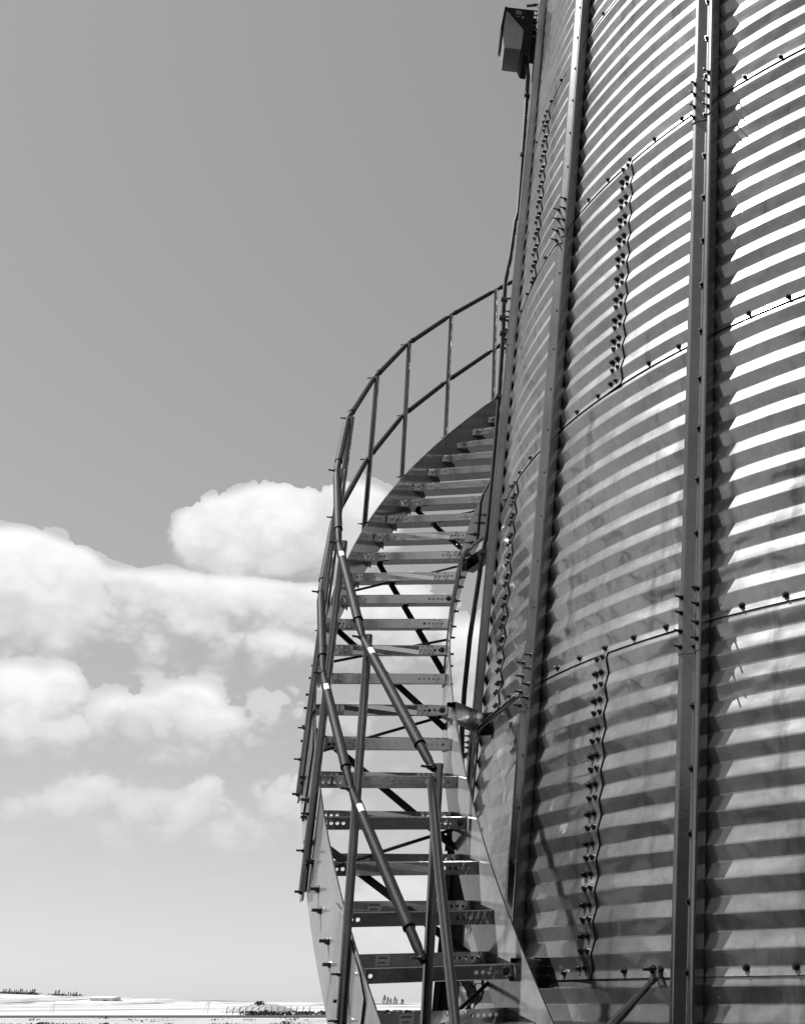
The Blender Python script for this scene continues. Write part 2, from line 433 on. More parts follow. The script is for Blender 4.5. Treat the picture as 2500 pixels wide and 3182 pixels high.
def tread(i, label_at=None, ink=False):
    th, z, sk = t_ang(i), t_z(i), t_skew(i)
    tl = t_tilt(i); A = polar(RI + .004, th - sk, z - tl); B = polar(RO - .004, th + sk, z - tl)
    ex = (B - A); L = ex.length; ex.normalize(); ey = Vector((ex.y, -ex.x, 0))
    if ey.dot(-et(th)) < 0: ey = -ey
    D, H, HU = .205, .047, .044; DO = min(.205, max(.11, .115 + .014 * i)); ez = Vector((0, 0, 1))
    b = MB()
    def span(d):
        q = A + ey * d - Vector((CX, CY, 0)); q.z = 0; out = []
        for r in (RI + .004, RO - .004):
            bq = q.dot(ex); cq = q.dot(q) - r * r; out.append(-bq + math.sqrt(bq * bq - cq))
        return out
    spans = {}
    def g(s, d, h):
        do = d * DO / D
        for k in (round(d, 5), round(do, 5)):
            if k not in spans: spans[k] = span(k)
        s0, s1 = spans[round(d, 5)][0], spans[round(do, 5)][1]
        return A + ex * (s0 + (s1 - s0) * s / L) + ey * (d + (do - d) * s / L) + ez * (h + 2 * tl * s / L)
    hx = [.034 + .0215 * k for k in range(5)]; row = hx + [L - q for q in hx]
    b.plate(0, L, -H, -.004, [(q, -.025, .0068) for q in row], lambda u, v: g(u, 0, v))
    b.add([g(0, 0, -.004), g(L, 0, -.004), g(L, .004, 0), g(0, .004, 0)], [(0, 1, 2, 3)])
    pr = [(.05 + (L - .1) * (k + .5) / 8) for k in range(8)]
    b.plate(0, L, .004, D / 2, [(q, .055, .006) for q in pr], lambda u, v: g(u, v, 0), 8)
    b.plate(0, L, D / 2, D, [(q + .02, .15, .006) for q in pr[:-1]], lambda u, v: g(u, v, 0), 8)
    b.plate(0, L, 0, HU, [(q, .024, .0062) for q in row], lambda u, v: g(u, D, v))
    b.add([g(0, 0, -H), g(L, 0, -H), g(L, .012, -H), g(0, .012, -H)], [(0, 1, 2, 3)])
    o = b.build('tread', M_TREAD, stair, smooth=0, solid=.0028, weld=True)
    for s in (.003, L - .003):                             # end plate welded on each tread end
        e = MB(); e.add([g(s, -.001, -H), g(s, D, -.02), g(s, D, HU), g(s, -.001, 0)], [(0, 1, 2, 3)])
        e.build('end_plate', M_BRACE, o, smooth=0, solid=.004)
    if label_at is not None:
        s0, w, h0, h1 = label_at
        k = MB(); k.add([g(s0, D - .0022, h0), g(s0 + w, D - .0022, h0), g(s0 + w, D - .0022, h1), g(s0, D - .0022, h1)], [(0, 1, 2, 3)])
        st = k.build('sticker', M_DECAL, o, smooth=0)
        q = MB(); hh = h1 - h0
        for f0, f1, x0, x1 in ((.64, .84, .16, .84), (.2, .38, .3, .74)):
            x = x0
            while x < x1:
                wd = random.uniform(.05, .1)
                q.add([g(s0 + w * x, D - .0026, h0 + hh * f0), g(s0 + w * (x + wd), D - .0026, h0 + hh * f0), g(s0 + w * (x + wd), D - .0026, h0 + hh * f1), g(s0 + w * x, D - .0026, h0 + hh * f1)], [(0, 1, 2, 3)])
                x += wd + .03
        q.build('print', M_INK, st, smooth=0)
    return o, A, B, ex, ey, L
treads = {}
for i in range(I0, I1 + 1):
    lab = (.40, .055, .008, .04) if -2 <= i <= 4 else None
    if lab: lab = (L_ := .335 + random.uniform(-.02, .02), .05, .006 if i < 2 else .016, .040)
    treads[i] = tread(i, lab)
for i in (-1, 0, 3, 6, 8, 10, 12, 14, 18):                           # bolt heads at the bracket treads
    o, A, B, ex, ey, L = treads[i]
    place_bolt(BOLT_MID, A + ex * .022 - ey * .002 + Vector((0, 0, -.025)), -ey, o)

# ---- railing
POSTS = [([-3.5600, 7.52], [-3.589, 6.30], 7.01),
  ([-3.4206, 6.869], [-3.4493, 5.652], 6.356), ([-3.2788, 6.222], [-3.3107, 5.028], 5.714),
  ([-3.1318, 5.574], [-3.1773, 4.436], 5.100), ([-3.0012, 4.983], [-3.046, 3.862], 4.499),
  ([-2.8543, 4.370], [-2.872, 3.120], 3.835), ([-2.7315, 3.825], [-2.684, 2.35], 3.218),
  ([-2.6218, 3.295], [-2.5951, 1.956], 2.750), ([-2.502, 2.764], [-2.4614, 1.411], 2.238),
  ([-2.3647, 2.228], [-2.3397, 0.922], 1.709)]
RP = RO + .030
tops, mids = [], []
for (ta, zt_), (tb, zb), zm in POSTS:
    P0 = polar(RO + .0185, tb, zb); P1 = polar(RO + .026, ta, zt_)
    f = (zm - zb) / (zt_ - zb); d = (P1 - P0).normalized()
    b = MB(); b.tube([P0, P1 + d * .012], .0142, 16)
    o = b.build('post', M_POST, stair, smooth=40)
    c = MB(); n_ = er(tb)                                  # flattened foot with its bolt
    c.bar(P0 - d * .03, P0 + d * .07, .034, .007, et(tb)); c.build('foot_plate', M_POST, o, smooth=0)
    place_bolt(BOLT_MID, P0 + n_ * .004, n_, o, scale=.8)
    for q in (.14, .27): place_bolt(BOLT_LONG, P0 + d * q + n_ * .012, n_, o, scale=.7)
    tops.append((P1, er(ta))); mids.append((P0.lerp(P1, f), er((ta + tb) / 2)))
def rail(pts, name):
    for k in range(len(pts) - 1):
        (a, na), (c, nc) = pts[k], pts[k + 1]              # k is the upper post
        a = a + na * .020; c = c + nc * .020; d = (c - a).normalized(); L = (c - a).length
        b = MB(); ins = min(.13, L * .2)
        b.tube([a - d * .01, a + d * .035, a + d * .075, c - d * ins, c - d * (ins - .002)], [.0085, .0125, .0163, .0163, .0168], 14)
        b.tube([c - d * (ins + .01), c - d * .05, c + d * .012], [.0135, .0135, .0085], 14)
        o = b.build(name, M_RAIL, stair, smooth=50)
        r = MB(); r.tube([c - d * (ins + .006), c - d * (ins - .003)], .0176, 14); r.build('collar', M_RAIL, o, smooth=40)
        place_bolt(BOLT_LONG, c + nc * .006, nc, o, scale=.8)
        if k >= 7:                                         # paper tag wrapped on the tube
            w = MB(); q = [(a + d * s) for s in (.105, .145)]; vs = []
            side = d.cross(nc).normalized(); m_ = 5
            for qq in q:
                for j in range(m_ + 1):
                    an = -1.7 + 1.1 * j / m_
                    vs.append(qq + (nc * cos(an) + side * sin(an)) * .0169)
            w.add(vs, [(j, j + 1, m_ + 2 + j, m_ + 1 + j) for j in range(m_)]); w.build('sticker', M_DECAL, o, smooth=60)
rail(tops, 'top_rail'); rail(mids, 'mid_rail')
T9 = tops[-1][0]                                           # last rail bends down beside the lowest post
b = MB(); e9 = [T9 + Vector((-.012, -.02, -.03)), Vector((-.935, 3.425, 2.175)), Vector((-.917, 3.412, 2.10)), Vector((-.874, 3.371, 1.93)), Vector((-.769, 3.271, 1.55)), Vector((-.66, 3.19, 1.1))]
b.tube(e9, [.010, .0125, .0135, .0135, .0135, .0135], 14); b.build('end_rail', M_POST, stair, smooth=60)

# ---- braces under the treads
def P(r, deg, dz): th = deg * RAD; return polar(r, th, zt(th) - dz)
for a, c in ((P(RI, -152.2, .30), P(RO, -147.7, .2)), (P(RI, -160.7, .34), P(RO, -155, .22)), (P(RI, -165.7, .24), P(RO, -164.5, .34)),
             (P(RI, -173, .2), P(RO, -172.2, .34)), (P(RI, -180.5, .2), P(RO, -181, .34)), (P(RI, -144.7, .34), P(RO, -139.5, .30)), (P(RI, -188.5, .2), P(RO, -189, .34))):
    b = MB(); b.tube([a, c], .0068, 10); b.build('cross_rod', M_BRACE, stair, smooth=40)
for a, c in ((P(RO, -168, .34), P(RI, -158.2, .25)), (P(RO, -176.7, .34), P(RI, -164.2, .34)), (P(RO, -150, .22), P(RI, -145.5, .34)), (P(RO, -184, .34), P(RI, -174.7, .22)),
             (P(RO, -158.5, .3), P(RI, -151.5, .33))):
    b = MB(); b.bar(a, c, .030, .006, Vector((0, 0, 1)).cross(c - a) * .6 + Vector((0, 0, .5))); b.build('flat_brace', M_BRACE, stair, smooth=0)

# ---- brackets between bin wall and inner plate
def bracket(thd_a, thd_b, z, name='wall_bracket', H=.075, r1=RB + .012):
    A = polar(RI - .004, thd_a * RAD, z); B = polar(r1, thd_b * RAD, z); ex = B - A; L = ex.length; ex.normalize()
    ey = Vector((ex.y, -ex.x, 0)); ey = -ey if ey.dot(CAM - A) > 0 else ey; ez = Vector((0, 0, 1)); W = .045
    b = MB(); g = lambda s, d, h: A + ex * s + ey * d + ez * h
    b.plate(0, L, -H / 2, H / 2, [(L * f, 0, .008) for f in (.38, .62, .86)], lambda u, v: g(u, 0, v))
    for h in (-H / 2, H / 2): b.add([g(0, 0, h), g(L, 0, h), g(L, W, h), g(0, W, h)], [(0, 1, 2, 3)])
    for h, s in ((-H / 2, 1), (H / 2, -1)): b.add([g(0, W, h), g(L, W, h), g(L, W, h + s * .014), g(0, W, h + s * .014)], [(0, 1, 2, 3)])
    o = b.build(name, M_BRACKET, stair, smooth=0, solid=.003, weld=True)
    c = MB(); c.box(B + ez * -.005 - ex * .006, ex * .012, ey * .035, ez * .05); c.build('end_clip', M_BRACE, o, smooth=0)
    for h in (-.03, .03): place_bolt(BOLT_LONG, B - ex * .02 - ey * .002 + ez * h * .5, -ey, o, scale=.8)
    return o
bracket(-155.3, -158.2, ZO + 1.165)
bracket(-173.9, -169.0, ZO + 2.30)
bracket(-141.2, -144.0, ZO + .10, H=.07)
bracket(-188, -184, ZO + 3.45)
def strut(pts, r):
    b = MB(); P_ = [Vector(q) for q in pts]
    b.tube(fillet([tuple(q) for q in P_], .06, 6), r, 12); return b.build('strut_tube', M_POST, stair, smooth=60)
strut([(-.985, 4.75, 2.756), (-1.196, 4.975, 2.665), (-1.169, 4.853, 2.415), (-1.13, 4.70, 2.06)], .0115)
strut([(-1.442, 5.797, 3.866), (-1.520, 5.700, 3.735), (-1.543, 5.682, 3.456), (-1.537, 5.66, 3.1)], .0105)

# ---- support leg under the inner plate
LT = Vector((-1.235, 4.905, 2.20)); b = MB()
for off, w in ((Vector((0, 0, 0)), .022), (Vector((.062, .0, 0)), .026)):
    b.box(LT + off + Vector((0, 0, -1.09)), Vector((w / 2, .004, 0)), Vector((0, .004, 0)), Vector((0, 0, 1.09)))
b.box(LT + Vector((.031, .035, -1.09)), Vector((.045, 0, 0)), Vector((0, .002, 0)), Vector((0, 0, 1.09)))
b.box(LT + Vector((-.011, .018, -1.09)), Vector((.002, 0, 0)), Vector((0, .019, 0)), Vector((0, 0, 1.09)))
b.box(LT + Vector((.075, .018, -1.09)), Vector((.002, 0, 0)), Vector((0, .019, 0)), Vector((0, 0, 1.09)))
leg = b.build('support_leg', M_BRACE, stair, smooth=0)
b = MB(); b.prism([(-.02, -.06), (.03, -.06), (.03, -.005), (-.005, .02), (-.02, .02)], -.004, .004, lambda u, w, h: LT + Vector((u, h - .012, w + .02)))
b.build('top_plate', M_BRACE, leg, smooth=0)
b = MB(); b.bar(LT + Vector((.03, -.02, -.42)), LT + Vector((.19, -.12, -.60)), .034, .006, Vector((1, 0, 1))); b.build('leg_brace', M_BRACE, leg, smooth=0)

# ================================================================== FIXTURES ON THE BIN
th = R_(-164); E, T = er(th), et(th); F0 = polar(0, th, 0)
light = thing('wall_light', polar(4.0, th, 6.85), 'black wall pack floodlight with prismatic glass lens bolted high on the bin edge', 'floodlight')
q = lambda u, z, h: polar(u, th, 7.375 - (7.375 - z) * .73) + T * h * .8
b = MB()
b.prism([(4.000, 7.375), (4.172, 7.345), (4.180, 7.325), (4.050, 7.145), (4.052, 6.93), (4.062, 6.905), (4.045, 6.86), (4.012, 6.86), (4.002, 6.93)], -.26, .0, q)
h0 = b.build('housing', M_BRONZE, light, smooth=20)
b = MB(); b.prism([(4.168, 7.35), (4.182, 7.34), (4.194, 7.09), (4.186, 7.06), (4.178, 7.08)], -.27, .004, q); b.build('visor', M_BRONZE, light, smooth=0)
b = MB(); b.prism([(4.158, 7.292), (4.172, 7.30), (4.176, 7.02), (4.160, 6.90), (4.060, 6.912), (4.0535, 7.130)], -.252, .0025, q); b.build('lens', M_GLASS, light, smooth=15)
b = MB()
for (u0, u1, z0, z1) in ((4.076, 4.112, 7.29, 7.335), (4.084, 4.114, 7.262, 7.272)):
    b.add([q(u0, z0, .0015), q(u1, z0, .0015), q(u1, z1, .0015), q(u0, z1, .0015)], [(0, 1, 2, 3)])
b.build('sticker', plain('faded_sticker', .10, .2, .6), h0, smooth=0)
b = MB()                                                    # the digit 2
for (x0, y0), (x1, y1) in (((0, 1), (.6, 1)), ((.6, 1), (.6, .55)), ((.6, .55), (0, .1)), ((0, .05), (.62, .05))):
    k = .018; p0 = Vector((x0, y0, 0)) * k; p1 = Vector((x1, y1, 0)) * k; nn = Vector((p0.y - p1.y, p1.x - p0.x, 0)).normalized() * .0016
    b.add([q(4.073 - v.x, 7.258 + v.y, .0018) for v in (p0 - nn, p1 - nn, p1 + nn, p0 + nn)], [(0, 1, 2, 3)])
b.build('number', M_DECAL, h0, smooth=0)
b = MB(); b.box(polar(3.985, th, 7.22) - T * .10, E * .018, T * .08, Vector((0, 0, .11))); b.build('mount_plate', M_BRONZE, light, smooth=0)
b = MB(); b.tube([q(3.99, 7.385, .05), q(4.05, 7.385, .02)], .009, 8); b.build('hook_bolt', M_BOLT, light, smooth=40)

cond = thing('conduit', polar(3.98, R_(-165), 6.9), 'thin black electrical conduit running down beside the outermost bin stiffener', 'conduit')
CP = [(4.015, 7.05), (3.995, 6.90), (3.988, 6.619), (3.979, 6.127), (3.977, 5.883), (3.988, 5.814), (3.997, 5.568), (4.012, 5.414), (4.008, 5.22), (3.997, 5.075), (3.994, 4.951), (3.986, 4.665), (3.98, 4.177), (3.982, 3.872), (3.997, 3.69), (4.006, 3.513), (4.017, 3.297), (4.019, 3.018), (4.016, 2.931), (4.013, 2.834), (3.997, 2.652), (3.99, 2.2), (3.99, .6), (3.99, -.05)]
b = MB(); b.tube([polar(u + .004, R_(-165), z) for u, z in CP], .0125, 12); b.build('tube', M_BLACK, cond, smooth=60)
for z in (5.28, 5.16, 5.06, 4.66, 6.3, 3.75, 2.70, 2.55, 6.75):
    u = min(CP, key=lambda c: abs(c[1] - z))[0]
    b = MB(); b.tube([polar(u + .022, R_(-165), z), polar(RB + .01, R_(-164.6), z + .01)], .006, 8); b.box(polar(u + .004, R_(-165), z), E * .018, T * .018, Vector((0, 0, .008)))
    b.build('clamp', M_BOLT, cond, smooth=0)

b = MB(); br = [(-.322, 3.952, 1.700), (-.318, 3.925, 1.672), (-.332, 3.885, 1.650), (-.427, 3.80, 1.542), (-.80, 3.46, 1.12), (-1.05, 3.30, .80)]
root = thing('bin_brace', br[-1], 'bent tube brace with flattened bolted end slanting from the lowest bin seam in the photo', 'brace')
b.tube(br[2:], [.009, .0165, .0165, .0165], 14); b.build('tube', M_POST, root, smooth=60)
b = MB(); b.bar(br[0], Vector(br[1]) + Vector((-.003, -.012, -.008)), .032, .006, et(R_(-134.3))); b.bar(Vector(br[1]) + Vector((0, -.004, -.004)), br[2], .030, .007, et(R_(-134.3)))
e = b.build('flat_end', M_POST, root, smooth=0)
place_bolt(BOLT_LONG, Vector(br[0]) + er(R_(-134.4)) * .006 + Vector((0, 0, -.005)), er(R_(-134.4)), e, scale=1.1)

ch = thing('chain', (-1.0, 4.44, 1.66), 'short dark steel chain hanging behind the lowest treads next to the support leg', 'chain')
def link(c, turn):
    b = MB(); pts = []; n = 16
    ax = Vector((cos(turn), sin(turn), 0))
    for i in range(n + 1):
        a = 2 * pi * i / n; pts.append(Vector(c) + ax * (.011 * cos(a)) + Vector((0, 0, .022 * sin(a))))
    b.tube(pts, .0036, 8, False); b.build('link', M_CHAIN, ch, smooth=60)
for k in range(9): link((-1.0 - .0012 * k, 4.44, 1.672 - .036 * k), 0.2 if k % 2 else 1.4)
b = MB(); b.tube([(-.955, 4.40, 1.68), (-.95, 4.40, 1.63), (-.958, 4.40, 1.605), (-.975, 4.40, 1.60)], .005, 8); b.build('hook', M_CHAIN, ch, smooth=60)

# ================================================================== GROUND AND FAR FIELD
def sheet_mesh(name, xs, ys, zf, m):
    b = MB(); vs = [(x, y, zf(x, y)) for y in ys for x in xs]; W = len(xs)
    b.add(vs, [(j * W + i, j * W + i + 1, (j + 1) * W + i + 1, (j + 1) * W + i) for j in range(len(ys) - 1) for i in range(W - 1)])
    return struct(b.build(name, m, None, smooth=60))
m, nt, p = mat('gravel_yard'); M_GRAVEL = m
tc = N(nt, 'ShaderNodeTexCoord'); o_ = tc.outputs['Object']
base = ramp(nt, noise(nt, o_, 1.3, 8, .7), [(.30, .13), (.46, .22), (.62, .32)])
weeds = ramp(nt, noise(nt, mapping(nt, o_, (1, .22, 1)), .11, 5, .6), [(.52, 1), (.60, .28)])
nt.links.new(mixv(nt, base, weeds, 1.0, 'MULTIPLY'), p.inputs['Base Color']); p.inputs['Roughness'].default_value = .95
m, nt, p = mat('stubble_field'); M_FIELD = m
tc = N(nt, 'ShaderNodeTexCoord'); o_ = tc.outputs['Object']
f1 = ramp(nt, noise(nt, mapping(nt, o_, (1, .12, 1)), .018, 6, .6), [(.35, .20), (.5, .33), (.7, .42)])
f2 = ramp(nt, noise(nt, mapping(nt, o_, (.16, .05, 1)), .16, 6, .7), [(.40, .22), (.48, 1)])
nt.links.new(mixv(nt, f1, f2, 1.0, 'MULTIPLY'), p.inputs['Base Color']); p.inputs['Roughness'].default_value = .95
M_DITCH = plain('dark_grass_verge', .004, .012, .95, 0, .8, .5)
def lin(a, c, n): return [a + (c - a) * i / n for i in range(n + 1)]
xs = [-6000, -3000, -1500, -800, -400, -200, -120, -80, -50, -30, -15, 0, 15, 30, 60, 120, 300, 800, 2000, 6000]
ys = [-6000, -2000, -600, -200, -80, -40, -20, -8, 0, 6, 12, 20, 30, 45, 60, 80, 100, 120, 140, 170, 220, 300, 450, 700, 1200, 2500, 6000]
sheet_mesh('ground', xs, ys, lambda x, y: 0.0, M_FIELD)
M_APRON = plain('dark_reflection_ground', .015, .035, .9, 0, 1.5, .4)  # unseen dark ground, added so the steel above reflects black
n_ = 40; b = MB(); vs = [(0, 2, .012)] + [(2 * cos(2 * pi * i / n_) * 26 + sin(i * 2.1) * .8, 6 + sin(2 * pi * i / n_) * 26 + cos(i * 1.3) * .8, .012) for i in range(n_)]
b.add(vs, [(0, i + 1, (i + 1) % n_ + 1) for i in range(n_)]); struct(b.build('reflection_apron', M_APRON, None, smooth=0))
sheet_mesh('gravel_yard', lin(-140, 90, 10), lin(-60, 139, 10), lambda x, y: .006, M_GRAVEL)
sheet_mesh('grass_verge', lin(-900, 500, 24), [143.0, 144.2, 145.5, 147, 150], lambda x, y: .02 + (.20 + .05 * sin(x * .23) + .04 * sin(x * .9) if 144 < y < 149 else 0), M_DITCH)
def clumps(name, spots, m, n=26):
    rnd = random.Random(5); b = MB()
    for (x, y, z, w_, h_) in spots:
        for k in range(n):
            c = Vector((x + rnd.gauss(0, .42) * w_, y + rnd.gauss(0, .3) * w_, z + rnd.random() * h_)); t = Vector((rnd.gauss(0, 1), rnd.gauss(0, 1), rnd.gauss(0, 1))).normalized() * h_ * .32
            u = t.orthogonal(); b.add([c - t, c + u, c + t, c - u], [(0, 1, 2, 3)])
    o = b.build(name, m, None, smooth=0); o['kind'] = 'stuff'
rw = random.Random(9)
clumps('weeds', [((px - 1608.7) / 2507.8 * (y * .92 - .6), y, 0, rw.uniform(.5, 1.4), rw.uniform(.07, .22)) for px, y in [(rw.uniform(-20, 680), rw.choice([93, 95, 97, 100, 104, 112, 122, 134])) for k in range(40)]], M_DITCH, 20)
clumps('grass_strip', [((px - 1608.7) / 2507.8 * (y * .92 - .6), y, 0, 2.2, rw.uniform(.3, .6)) for px, y in [(rw.uniform(520, 1000), rw.uniform(168, 182)) for k in range(70)]], M_DITCH)
# low rise on the left horizon
def rise(x, y):
    return -.4 + 11.5 * exp(-((x + 760) / 300) ** 2) * exp(-((y - 1000) / 160) ** 2)
sheet_mesh('rise', lin(-1500, -300, 30), lin(700, 1300, 12), rise, M_FIELD)

def conifer_mesh(h, seed):
    rnd = random.Random(seed); b = MB()
    for k in range(130):
        f = rnd.random() ** .8; z = h * (.12 + .88 * f); r = h * .24 * (1 - f) + .05; a = rnd.uniform(0, 2 * pi)
        rr = r * rnd.uniform(.1, 1.0); c = Vector((cos(a) * rr, sin(a) * rr, z)); s = h * .06 * rnd.uniform(.6, 1.4)
        d = Vector((cos(a), sin(a), -.45)).normalized(); t = Vector((-sin(a), cos(a), 0))
        b.add([c + t * s * .6, c - t * s * .6, c + d * s * 1.6, c + Vector((0, 0, s * .7))], [(0, 1, 2), (0, 2, 3), (1, 3, 2), (0, 3, 1)])
    me = bpy.data.meshes.new('crown'); me.from_pydata(b.v, [], b.f); me.materials.append(M_LEAF)
    t = MB(); t.tube([(0, 0, -.3), (0, 0, h * .9)], [h * .018, h * .004], 6)
    mt = bpy.data.meshes.new('trunk'); mt.from_pydata(t.v, [], t.f); mt.materials.append(M_BARK)
    return me, mt
CON = [conifer_mesh(1.0, s) for s in range(5)]
def far_x(px, y): return (px - 854 - 754.7) / 2507.8 * (y * cos(.39367) + (0) ) * 1.0 / 1.0
def xat(px, y):      # x on the ground line for a picture column, at depth y
    return (px - 1608.7) / 2507.8 * (y * cos(.39367) - ZO * sin(.39367))
def conifer(x, y, z, h, label, group, seed):
    r = thing('conifer_tree', (x, y, z), label, 'tree', group)
    me, mt = CON[seed % 5]
    for nm, md in (('crown', me), ('trunk', mt)):
        o = bpy.data.objects.new(nm, md); col.objects.link(o); o.parent = r
    r.scale = (h, h, h); r.rotation_euler.z = seed * 1.7
rt = random.Random(3)
for i in range(16):                                         # line on the rise
    px = 2 + i * 4.3 + rt.uniform(-1.2, 1.2); y = 1000; x = xat(px, y)
    conifer(x, y, rise(x, y) - .1, rt.uniform(2.2, 4.4), 'small dark conifer in the loose row on the rise at the far left', 'conifers on the left rise', i)
for i in range(8):
    px = 113 + i * 6.4 + rt.uniform(-2, 2); y = 980; x = xat(px, y)
    conifer(x, y, max(0, rise(x, y)) - .1, rt.uniform(2.2, 4.6), 'small dark conifer in the group just left of the distant white shed', 'conifers left of the shed', i + 3)
for i in range(4):
    px = 266 + i * 4 + rt.uniform(-.8, .8); y = 950; x = xat(px, y)
    conifer(x, y, 0, rt.uniform(2.4, 4), 'small dark conifer in the cluster just right of the distant white shed', 'conifers right of the shed', i + 1)
for i in range(7):
    px = 812 + i * 7.5 + rt.uniform(-3, 3); y = 900; x = xat(px, y)
    conifer(x, y, 0, rt.uniform(3.5, 6.5) * (.6 if i > 4 else 1), 'small dark conifer on the horizon seen between the lowest treads', 'conifers seen between the treads', i + 2)
clumps('undergrowth', [(xat(px, 995), 995, rise(xat(px, 995), 995) - .1, 4.0, rt.uniform(.8, 1.8)) for px in [rt.uniform(-4, 72) for k in range(26)] + [rt.uniform(70, 165) for k in range(10)]], M_LEAF)
def added_tree_belt():  # unseen trees added behind and beside the camera to darken reflections in the steel
    rnd = random.Random(11); b = MB()
    line = [(-34, -17), (18, -17), (24, -10), (25, 16)]; seg = [(Vector(p_), Vector(q_)) for p_, q_ in zip(line[:-1], line[1:])]
    tot = sum((q_ - p_).length for p_, q_ in seg)
    for k in range(7000):
        d = rnd.uniform(0, tot); u0 = d
        for p_, q_ in seg:
            if d <= (q_ - p_).length: break
            d -= (q_ - p_).length
        c2 = p_.lerp(q_, min(1, d / (q_ - p_).length)); hgt = 6.6 + .8 * sin(u0 * .9) + .5 * sin(u0 * 2.3 + 1) + (1.6 if u0 > 52 else 0); f = rnd.random() ** .8
        s = rnd.uniform(.35, .7); w_ = rnd.gauss(0, 1.4) * (1.15 - f); nn = (q_ - p_).normalized().orthogonal()
        c = Vector((c2.x + nn.x * w_, c2.y + nn.y * w_, f * hgt)); t = Vector((rnd.gauss(0, 1), rnd.gauss(0, 1), rnd.gauss(0, .6))).normalized() * s; u = t.orthogonal().normalized() * s
        b.add([c - t, c + u, c + t, c - u], [(0, 1, 2, 3)])
    o = b.build('added_tree_belt', M_LEAF, None, smooth=0); o['kind'] = 'stuff'
added_tree_belt()
def shed(px0, px1, y, h, label, dark):
    x0, x1 = xat(px0, y), xat(px1, y); r = thing('farm_shed', ((x0 + x1) / 2, y, 0), label, 'shed'); D = 12 if not dark else 8
    b = MB(); b.box(((x0 + x1) / 2, y + D / 2, h * .42), Vector(((x1 - x0) / 2, 0, 0)), Vector((0, D / 2, 0)), Vector((0, 0, h * .42))); b.build('wall', M_DARKW if dark else M_SHEDW, r, smooth=0)
    b = MB(); b.prism([(-.4, h * .842), (D + .4, h * .842), (D / 2, h)], x0 - .3, x1 + .3, lambda u, w, k: Vector((k, y + u, w))); b.build('roof', M_SHEDR, r, smooth=0)
    b = MB(); b.box((x0 + (x1 - x0) * .7, y - .05, h * .3), Vector(((x1 - x0) * .1, 0, 0)), Vector((0, .04, 0)), Vector((0, 0, h * .3))); b.build('door', M_DARKW, r, smooth=0)
shed(188, 236, 900, 5.4, 'long low white farm shed on the distant horizon', False)
shed(237.5, 248, 905, 3.2, 'small dark lean-to beside the long white shed on the horizon', True)
# mound of earth with slanting pale poles
xm0, xm1 = xat(446, 210), xat(586, 210)
def mound(x, y):
    f = (x - xm0) / (xm1 - xm0)
    return -.3 + (1.75 * max(0, sin(pi * min(max(f, 0), 1))) ** .6) * exp(-((y - 218) / 6) ** 2)
b = MB(); xs_ = lin(xm0 - 1, xm1 + 1, 40); ys_ = lin(206, 232, 14); W = len(xs_)
b.add([(x, y, mound(x, y) + random.uniform(-.05, .05)) for y in ys_ for x in xs_], [(j * W + i, j * W + i + 1, (j + 1) * W + i + 1, (j + 1) * W + i) for j in range(14) for i in range(40)])
o = b.build('earth_mound', M_CLAY, None, smooth=60); tag(o, 'low grey mound of earth in the field left of the staircase foot', 'mound')
for i in range(7):
    px = 470 + i * 13; x = xat(px, 209); b = MB()
    b.tube([(x - .35, 209.5, .15), (x + .55, 211.5, mound(x, 212) + .95)], [.09, .07], 8)
    o = b.build('pole', M_POLE); tag(o, 'pale pole leaning against the grey earth mound, one of a slanting row', 'pole', 'slanting pale poles on the mound')
for px, lab in ((436, 'white two-legged trestle standing at the left end of the earth mound'), (108, 'white two-legged trestle standing alone in the far left field')):
    y = 205; x = xat(px, y); r = thing('trestle', (x, y, 0), lab, 'trestle')
    for dx in (-.35, .35):
        b = MB(); b.tube([(x + dx, y, -.1), (x + dx * .25 + .2, y, 2.0 if px > 300 else 1.5)], .07, 8); b.build('leg', M_POLE, r)
    b = MB(); b.tube([(x - .3, y, 1.45 if px > 300 else 1.25), (x + .6, y, 1.55 if px > 300 else 1.3)], .06, 8); b.build('crossbar', M_POLE, r)
def bush(x, y, z, s, lab):
    r = thing('bush', (x, y, z), lab, 'bush'); b = MB(); rnd = random.Random(int(abs(x * 10)))
    for k in range(160):
        d = Vector((rnd.gauss(0, 1), rnd.gauss(0, 1), abs(rnd.gauss(0, 1)))).normalized() * rnd.uniform(.4, 1); c = Vector((d.x * s, d.y * s, d.z * s * .8))
        t = Vector((rnd.gauss(0, 1), rnd.gauss(0, 1), rnd.gauss(0, 1))).normalized() * s * .16; u = t.orthogonal()
        c = c + Vector((x, y, z)); b.add([c - t, c + u, c + t, c - u], [(0, 1, 2, 3)])
    b.build('foliage', M_BUSH, r, smooth=0)
    b = MB(); b.tube([(x, y, z - .2), (x, y, z + s * .5)], .05, 6); b.build('stem', M_BARK, r)
bush(xat(548, 216), 216, mound(xat(548, 216), 216), .75, 'dark bush growing on top of the earth mound')
for i in range(14):
    px = 480 + i * 13.5; y = 185; x = xat(px, y); b = MB(); b.tube([(x, y, -.1), (x + .02, y, 1.05)], .06, 6)
    o = b.build('fence_post', M_WIRE); tag(o, 'short dark fence post in the row running before the earth mound', 'fence post', 'fence posts before the mound')

